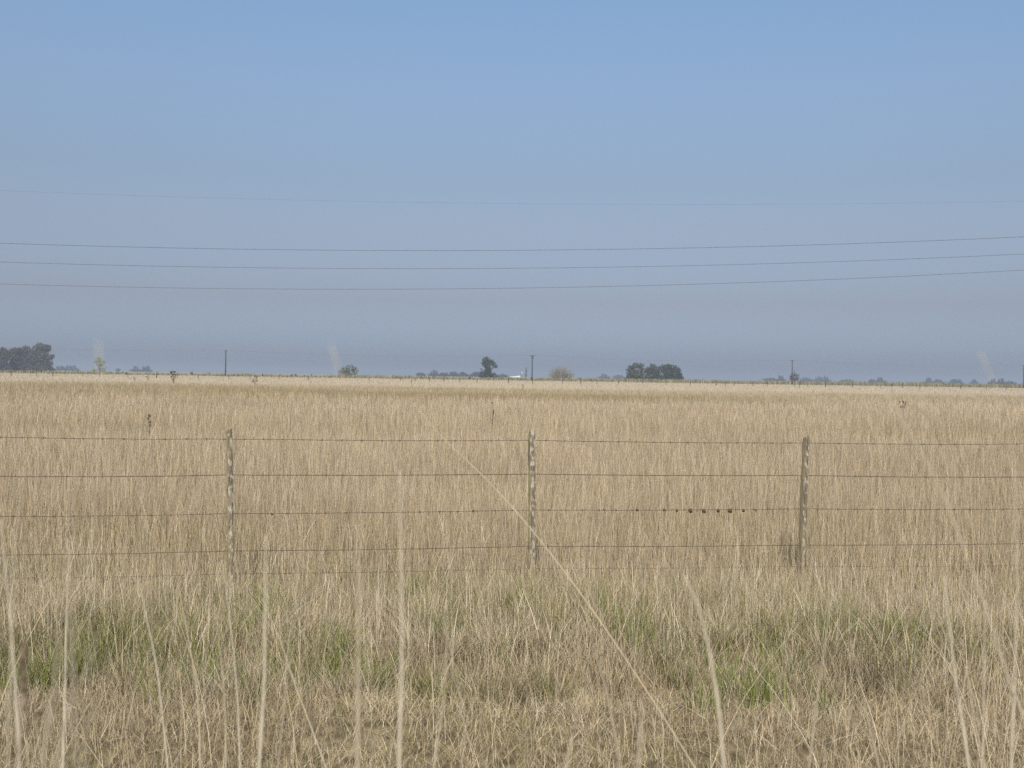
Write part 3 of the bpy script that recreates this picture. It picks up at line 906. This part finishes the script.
tree("eucalyptus_tree", 4, 610, [(-2, 17, 6, 4.5), (3, 13, 6, 6), (-2, 8, 7, 6), (1, 3, 5, 3.5)], EUC, "tree at the left edge of the photo closing the left grove", "tree", 3000, 0.62, GV, 0.35)
tree("eucalyptus_tree", -9, 620, [(-2, 16, 6, 5), (3, 12, 6, 6), (-2, 7, 7, 6)], EUC, "tree of the left grove cut off by the left edge of the photo", "tree", 2200, 0.62, GV, 0.35)
# pale round tree
tree("small_tree", 99.5, 470, [(0, 10, 4.5, 4.5), (-4, 8, 4.5, 4), (4.5, 8, 4, 4), (0, 5, 5, 3.5), (-1.5, 12, 2.5, 2)], YEL, "small round pale yellow green tree standing alone right of the left grove", "tree", 900, 0.26, None, 0.16, shell=0.2)
# olive bush
tree("round_bush", 348.5, 430, [(-4, 4, 5, 4.5), (2, 6, 5.5, 4.5), (6.5, 3.5, 4, 4), (-8, 2, 2.5, 2.5)], OLIVE * 1.15, "low olive green bush on the horizon left of the middle", "bush", 900, 0.30, None, 0.10)
# solitary dark tree
tree("broadleaf_tree", 487.5, 520, [(-1.5, 16, 5, 3.8), (3.5, 14, 3.5, 3), (-3.5, 12.5, 3.6, 3), (6.5, 11.5, 3.2, 3), (8, 9.5, 2.6, 1.8), (0, 9.5, 4.6, 3.4), (0.5, 6.5, 4.6, 3.2), (-0.5, 3.5, 5, 3), (0.5, 1, 5.2, 2.5), (-6.5, 7, 1.6, 0.9)], DARKT, "solitary dark tree with a lumpy crown left of the white shed", "tree", 2600, 0.38, None, 0.28)
# pale bare shrub
def bare_shrub(name, px, Y, w_px, h_px, label, ntw=260, cat="shrub"):
    s = Y / F; x = at(px, hor(px), Y).x
    root = empty(name, (x, Y, 0)); tag(root, label, cat)
    mb = MB(); tips = []
    for k in range(ntw):
        a = rnd.uniform(-1, 1); b = rnd.uniform(-1, 1)
        hgt = (1.7 + h_px * s) * (1 - 0.55 * abs(a) ** 2.2) * rnd.uniform(0.6, 1.02)
        p0 = Vector((a * w_px * s * 0.25, b * w_px * s * 0.2, -0.1)); p2 = Vector((a * w_px * s * 0.5, b * w_px * s * 0.4, hgt))
        p1 = p0.lerp(p2, 0.5) + Vector((-a * 0.4, 0, 0.3))
        mb.tube([p0, p1, p2], [0.05, 0.035, 0.015], 4, False)
        for _ in range(3):
            q = p1.lerp(p2, rnd.random()); e = q + Vector((rnd.uniform(-.8, .8), rnd.uniform(-.8, .8), rnd.uniform(0.1, 0.8)))
            mb.tube([q, e], [0.022, 0.008], 3, False); tips.append(e)
    mb.build("trunk", rough_material("pale_twigs", (0.18, 0.165, 0.12), (0.29, 0.27, 0.20), 3, bump=0), root)
    V, Fq, C = leaf_cloud([(0, 0, 1.2 + h_px * s * 0.38, w_px * s * 0.5, w_px * s * 0.35, h_px * s * 0.62)], 620, 0.18, TWIG, shell=0.2)
    V[:, 2] = np.maximum(V[:, 2], 0.05)
    mesh_np("crown", V, Fq, leaf_mat, C, parent=root)
bare_shrub("bare_shrub", 561, 420, 28, 12.5, "wide pale twiggy shrub right of the forked utility pole")
# dark group right of the middle
RG = "dark trees right of the middle"
tree("broadleaf_tree", 636, 540, [(0.5, 12.5, 5, 3.6), (-5, 9, 4.5, 4.4), (5, 11, 4, 4.4), (-2, 4, 8, 5), (5, 4, 5, 5), (-9, 8, 1.8, 1.0)], DARKT * 1.15, "dark round tree standing left of the wider dark clump", "tree", 2000, 0.5, RG, 0.3)
tree("broadleaf_tree", 653, 545, [(-0.5, 11.5, 4, 4), (-4, 7.5, 5.5, 5), (3.5, 8, 5.5, 5.5), (0, 3, 9, 4.5)], DARKT * 1.1, "middle tree of the three dark trees, with a pointed top", "tree", 1800, 0.5, RG, 0.3)
tree("broadleaf_tree", 669, 540, [(-6, 10, 5, 4), (-1, 11.5, 4.5, 3.6), (4, 10.6, 4.5, 4), (8.5, 8, 4, 4.2), (0, 5, 9, 5), (10.5, 3.5, 3.5, 4)], DARKT, "wide flat topped dark tree at the right end of the clump", "tree", 2600, 0.5, RG, 0.3)
# purplish tree behind the third pole
tree("small_tree", 794.5, 520, [(0, 6.5, 3.6, 3.5), (-2.5, 4, 3.2, 3), (2.5, 4, 3.5, 3.5), (0, 1.5, 4.5, 2.5)], PURP, "small purplish brown tree behind the dark utility pole", "tree", 700, 0.28, None, 0.12, shell=0.35)
tree("slender_tree", 526, 560, [(0, 8, 0.8, 2.2), (0.3, 5, 1.1, 2.4), (-0.4, 2.5, 1.3, 2.2), (0, 0.6, 1.5, 1.8)], TWIG * 0.8, "slender upright grey tree between the white shed and the forked pole", "tree", 320, 0.22, None, 0.1, shell=0.1, skirt=False)

# hazy trees far behind
FG = "hazy blue trees far off on the horizon"
FAR = [  # px, Y, width, height (pixels above the eye line), label
    (61, 1500, 10, 4.5, "low hazy tree touching the right foot of the left grove"),
    (71, 1500, 13, 5.0, "broad hazy blue tree just right of the left grove"),
    (118, 1600, 3, 2.2, "tiny hazy tree right of the small pale tree"),
    (136, 1500, 8, 5.0, "left one of two hazy trees between the pale tree and the left pole"),
    (146, 1500, 9, 5.5, "right one of two hazy trees between the pale tree and the left pole"),
    (421, 1300, 7, 3.0, "thin hazy tree at the left end of the tree row before the solitary tree"),
    (434, 1250, 9, 5.0, "hazy twiggy tree with the tallest top of the row left of the solitary tree"),
    (444, 1200, 9, 3.2, "low dark hazy tree right of the tallest hazy tree in that row"),
    (454, 1200, 9, 4.2, "hazy tree in the middle of the row left of the solitary tree"),
    (463, 1200, 9, 4.0, "rounded hazy tree nearer the solitary tree"),
    (476, 1100, 10, 4.4, "greyish hazy tree close to the left foot of the solitary tree"),
    (503, 1300, 7, 2.4, "low hazy tree between the solitary tree and the white shed"),
    (604, 1700, 8, 4.2, "hazy tree left end of the pair before the dark clump"),
    (619, 1700, 9, 3.2, "hazy tree touching the left foot of the dark clump"),
    (770, 1600, 12, 2.4, "low hazy trees left of the purplish tree"),
    (781, 1400, 7, 5.5, "pointed hazy tree just left of the dark utility pole"),
    (806, 1700, 10, 3.6, "hazy tree just right of the purplish tree"),
    (819, 1700, 9, 4.6, "flat topped hazy blue tree right of the dark utility pole"),
    (826, 1700, 6, 4.8, "short block shaped hazy tree ending that row on the right"),
    (847, 1900, 10, 2.0, "very low hazy tree in the gap between the tree rows at the right"),
    (872, 1500, 5, 3.0, "small hazy tree beside a taller rounded one right of the right post"),
    (880, 1500, 8, 5.0, "rounded hazy tree standing above the right post"),
    (929, 1500, 8, 5.2, "hazy tree at the left end of the row near the right edge"),
    (938, 1550, 8, 4.0, "hazy tree second in the row near the right edge"),
    (956, 1500, 13, 4.4, "broad hazy tree in the middle of the row near the right edge"),
    (974, 1500, 6, 4.8, "narrow dome shaped hazy tree left of the faint slanting stalk"),
    (993, 1100, 7, 5.2, "darker hazy tree right of the faint slanting stalk"),
    (1001, 1100, 8, 5.8, "tallest dark hazy tree near the right edge"),
    (1010, 1300, 8, 3.2, "low hazy tree beside the cut off utility pole"),
]
for px, Y, w, h, label in FAR:
    lob = []
    for k in range(max(2, int(w / 3))):
        fx = (k + 0.5) / max(2, int(w / 3)) - 0.5
        lob.append((fx * w * 0.8, h * (0.45 + 0.2 * rnd.random()) * (1 - 0.5 * abs(fx)), w * 0.22 * rnd.uniform(0.8, 1.3), h * 0.55))
    lob.append((0, 0.6, w * 0.5, max(h * 0.4, 1.2))); lob.append((-w * 0.35, 0.3, w * 0.5, 1.5)); lob.append((w * 0.35, 0.3, w * 0.5, 1.7)); lob.append((rnd.uniform(-0.3, 0.3) * w, h * 0.75, w * 0.14, h * 0.3))
    pal = DARKT * 0.75 if rnd.random() < 0.5 else PURP * 0.6
    tree("distant_tree", px, Y, lob, pal, label, "tree", 600, 0.0011 * Y * 0.6, FG, 0.4, branches=False, shell=0.2, skirt=False)

# ------------------------------------------------------------------ weedy verge of the far road
V_all = Sward()
n = 22000
x = (rng.random(n) * 2 - 1) * 300
p = np.stack([x, 368 + 0.34 * x + 2 + 26 * rng.random(n)], -1)
hmap = (0.65 + 0.75 * fbm(x * 0.045, x * 0 + 1.5, 91)) * np.clip(1.0 + x / 900, 0.8, 1.2)
h = (0.6 + 0.9 * rng.random(n)) * hmap
OLV = np.array([[0.30, 0.265, 0.145], [0.37, 0.32, 0.19], [0.25, 0.225, 0.115], [0.19, 0.17, 0.09]])
V_all.add(*blades(p, h, 0.15 + 0.35 * rng.random(n), 0.3 * rng.random(n), pick(OLV, n), 1, tip=0.4))
o = V_all.build("verge_weeds", grass_mat)
tag(o, "olive green weedy strip along the far road below the horizon", "weeds", kind="stuff")
# dark little shrubs scattered in that verge
sb = Sward()
for _ in range(95):
    x = rnd.uniform(-230, 270); y = road_y(x) + rnd.uniform(6, 34); r = rnd.uniform(0.25, 0.7)
    sb.add(*leaf_cloud([(x, y, 0.7 + r * 0.5, r, r, r * rnd.uniform(0.8, 1.7))], 40, 0.22, DARKT * 1.2 if rnd.random() < 0.6 else PURP * 0.8, shell=0.1))
o = sb.build("verge_scrub", leaf_mat)
tag(o, "scrubby dark growth dotted along the weedy far road verge", "scrub", kind="stuff")

# ------------------------------------------------------------------ white shed and the sign beside it
white = rough_material("white_paint", (0.5, 0.5, 0.48), (0.62, 0.62, 0.60), 0.7, rough=0.6, bump=0)
zinc = rough_material("white_sheet_roof", (0.52, 0.52, 0.5), (0.66, 0.66, 0.64), 1.5, (1, 6, 1), rough=0.5, bump=0)
dark = rough_material("dark_opening", (0.02, 0.02, 0.02), (0.05, 0.05, 0.05), 2, bump=0)
Ys = 520; s = Ys / F
xs_ = at(514, hor(514), Ys).x
shed = empty("farm_shed", (xs_, Ys, -0.25))
tag(shed, "low white farm shed with a raised end right of the solitary tree", "shed")
mb = MB(); mb.box((0, 0, 0.75), (6.0, 4.0, 1.5)); mb.build("wall", white, shed)
mb = MB(); b = len(mb.v)
for yy in (-2.3, 2.3):
    mb.v += [Vector((-3.3, yy, 1.502)), Vector((3.2, yy, 1.502)), Vector((3.2, yy, 2.05)), Vector((0.4, yy, 2.1)), Vector((-2.2, yy, 1.85))]
mb.f += [(0, 1, 2, 3, 4), (9, 8, 7, 6, 5)] + [(i, i + 5, (i + 1) % 5 + 5, (i + 1) % 5) for i in range(5)]
mb.build("roof", zinc, shed)
mb = MB(); mb.box((2.2, -0.2, 2.14), (1.4, 2.2, 0.28)); mb.build("roof_vent", zinc, shed)
mb = MB(); mb.box((-1.2, -2.03, 0.7), (1.1, 0.06, 1.3)); mb.build("door", dark, shed)
mb = MB(); mb.box((1.3, -2.03, 0.95), (0.9, 0.06, 0.6)); mb.build("window", dark, shed)
x2 = at(521, hor(521), 500).x
sg = empty("water_tank", (x2, 500, 0))
tag(sg, "small white upright tank on a dark pole right of the white shed", "tank")
mb = MB(); mb.tube([(0, 0, -0.2), (0, 0, 3.6)], 0.10, 6)
mb.tube([(-0.25, 0.5, -0.2), (0, 0.05, 2.8)], 0.07, 5); mb.build("pole", pole_mat, sg)
mb = MB(); mb.tube([(0.36, -0.1, 2.7), (0.36, -0.1, 2.75), (0.36, -0.1, 3.7), (0.36, -0.1, 3.8)], [0.12, 0.2, 0.2, 0.13], 10); mb.build("tank", white, sg, True)

# ------------------------------------------------------------------ dead thistles standing in the field
weed_mat = rough_material("dead_thistle", (0.045, 0.035, 0.028), (0.12, 0.09, 0.065), 14, bump=0)
TG = "dead thistles standing in the field"
def thistle(px, ybot, ytop, spread, label, bushy=6):
    Y = 1.3 * F / (ybot - hor(px)); Y = min(Y, 300)
    q = at(px, hor(px), Y); H = at(px, ytop, Y).z
    root = empty("dead_thistle", (q.x, Y, float(ground_z(q.x, Y))))
    tag(root, label, "thistle", TG)
    k = Y / F
    mb = MB(); hb = MB()
    r = max(0.006, (0.28 if bushy > 4 else 0.2) * k)
    mb.tube([(0, 0, -0.05), (0.02, 0, H * 0.5), (rnd.uniform(-.05, .05), 0, H)], [r, r * 0.9, r * 0.5], 6)
    tips = [Vector((0, 0, H))]
    for _ in range(bushy):
        z = rnd.uniform(0.4, 0.85) * H; sx = rnd.choice((-1, 1)) * rnd.uniform(0.4, 1) * spread * k; sy = rnd.uniform(-1, 1) * spread * k * 0.7
        e = Vector((sx, sy, min(H * 0.98, z + rnd.uniform(0.12, 0.3) * H)))
        mb.tube([(0, 0, z), (sx * 0.55, sy * 0.55, z + 0.05 * H), e], [r * 0.7, r * 0.55, r * 0.3], 5); tips.append(e)
    mb.build("stem", weed_mat, root, True)
    for t in tips:
        hb = MB(); hb.blob((0, 0, 0), max(0.02, (0.7 if bushy > 4 else 0.4) * k), 4, 7, (1, 1, 1.25))
        hb.build("seed_head", weed_mat, root, True).location = t
    lb = MB()
    for _ in range(bushy * 2):
        z = rnd.uniform(0.25, 0.75) * H; a = rnd.uniform(0, 6.28); l = spread * k * rnd.uniform(0.4, 0.8)
        d = Vector((math.cos(a), math.sin(a), rnd.uniform(-0.4, 0.4)))
        p0 = Vector((0, 0, z)); p1 = p0 + d * l * 0.5; p2 = p0 + d * l + Vector((0, 0, -0.2 * l)); w = Vector((-math.sin(a), math.cos(a), 0.3)) * l * 0.16
        b = len(lb.v); lb.v += [p0, p1 - w, p2, p1 + w]; lb.f.append((b, b + 1, b + 2, b + 3))
    lb.build("leaf", weed_mat, root)
thistle(173.5, 384, 371.5, 3.2, "bushy dark dead thistle poking above the horizon left of the left utility pole", 12)
thistle(255, 384.5, 376, 2.2, "dead thistle just right of the left utility pole", 5)
thistle(148, 380.5, 376, 1.5, "tiny dead thistle left of the bushy dark one", 3)
thistle(134.5, 382, 378, 1.5, "small dead thistle second to the left of the bushy dark one", 4)
thistle(903, 412, 401.5, 3.2, "dark branching thistle alone in the field at the right", 7)
thistle(492.5, 426, 403, 2.2, "tall thin dead thistle in the field left of the middle post", 4)
thistle(149.5, 437, 415, 1.5, "faint thin dead thistle in the field left of the left post", 4)
thistle(799.5, 388, 382, 1.3, "small leaning dead thistle below the purplish tree", 2)
thistle(411.5, 387, 380, 0.8, "thin dark dead stem left of the solitary tree", 2)
thistle(725, 388, 382.5, 0.9, "small dark dead stem between the dark clump and the purplish tree", 2)
thistle(892, 391, 384, 1.0, "short dead stem above the branching thistle at the right", 2)
thistle(523, 391, 385, 0.9, "little dead stem in the field above the middle post", 2)

# ------------------------------------------------------------------ light, sky, air
SUN_EL, SUN_AZ = R(42), R(184)       # azimuth clockwise from the viewing direction: behind the viewer
sun_data = bpy.data.lights.new("sun", 'SUN')
sun_data.energy = 3.4; sun_data.angle = R(0.6); sun_data.color = (1.0, 0.93, 0.82)
sun = bpy.data.objects.new("sun", sun_data); col.objects.link(sun)
sdir = Vector((math.sin(SUN_AZ) * math.cos(SUN_EL), math.cos(SUN_AZ) * math.cos(SUN_EL), math.sin(SUN_EL)))
sun.rotation_euler = sdir.to_track_quat('Z', 'Y').to_euler()
sun.location = sdir * 60

world = bpy.data.worlds.new("World"); scene.world = world
world.use_nodes = True
wn = world.node_tree
for n_ in list(wn.nodes): wn.nodes.remove(n_)
wo = wn.nodes.new("ShaderNodeOutputWorld"); bg = wn.nodes.new("ShaderNodeBackground")
sky = wn.nodes.new("ShaderNodeTexSky"); sky.sky_type = 'NISHITA'; sky.sun_disc = False
sky.sun_elevation = SUN_EL; sky.sun_rotation = SUN_AZ
sky.altitude = 0; sky.air_density = 1.0; sky.dust_density = 1.0; sky.ozone_density = 1.0
# colour ramp dulls the lower sky all round, standing in for deeper haze
tcw = wn.nodes.new("ShaderNodeTexCoord"); sxyz = wn.nodes.new("ShaderNodeSeparateXYZ")
wn.links.new(tcw.outputs["Generated"], sxyz.inputs[0])
mrw = wn.nodes.new("ShaderNodeMapRange"); mrw.inputs["From Min"].default_value = 0.0; mrw.inputs["From Max"].default_value = 0.34
wn.links.new(sxyz.outputs["Z"], mrw.inputs["Value"])
rw = wn.nodes.new("ShaderNodeValToRGB"); els = rw.color_ramp.elements
SKY_STOPS = [(0.0, (0.375, 0.44, 0.71)), (0.09, (0.38, 0.446, 0.705)), (0.197, (0.425, 0.412, 0.535)), (0.395, (0.602, 0.549, 0.588)), (0.515, (0.665, 0.628, 0.640)), (0.76, (0.86, 0.845, 0.855)), (1.0, (0.94, 1.01, 1.02))]
while len(els) < len(SKY_STOPS): els.new(0.5)
for e_, (p_, c_) in zip(els, SKY_STOPS): e_.position = p_; e_.color = (*c_, 1)
mulw = wn.nodes.new("ShaderNodeVectorMath"); mulw.operation = 'MULTIPLY'
wn.links.new(mrw.outputs["Result"], rw.inputs[0])
wn.links.new(sky.outputs[0], mulw.inputs[0]); wn.links.new(rw.outputs[0], mulw.inputs[1])
wn.links.new(mulw.outputs[0], bg.inputs["Color"]); bg.inputs["Strength"].default_value = 0.09
wn.links.new(bg.outputs[0], wo.inputs["Surface"])

hz, nt, out = new_mat("haze_air")
pv = nt.nodes.new("ShaderNodeVolumePrincipled")
pv.inputs["Color"].default_value = (0.81, 0.90, 1.0, 1)
pv.inputs["Density"].default_value = 0.00053
pv.inputs["Anisotropy"].default_value = 0.2
nt.links.new(pv.outputs[0], out.inputs["Volume"])
mb = MB(); mb.box((0, 0, 11.0), (15800, 15800, 25.0))
haze = mb.build("haze", hz)
tag(haze, "thin bluish haze lying over the plain", "haze", kind="stuff")

# ------------------------------------------------------------------ render settings
scene.view_settings.view_transform = 'Standard'
scene.view_settings.look = 'None'
scene.view_settings.exposure = 0.58
scene.view_settings.gamma = 1.0
scene.view_settings.use_curve_mapping = False
scene.render.engine = 'CYCLES'
cy = scene.cycles
cy.max_bounces = 5; cy.diffuse_bounces = 3; cy.glossy_bounces = 2; cy.transmission_bounces = 3; cy.volume_bounces = 0
cy.transparent_max_bounces = 4
cy.use_denoising = False
cy.use_adaptive_sampling = False
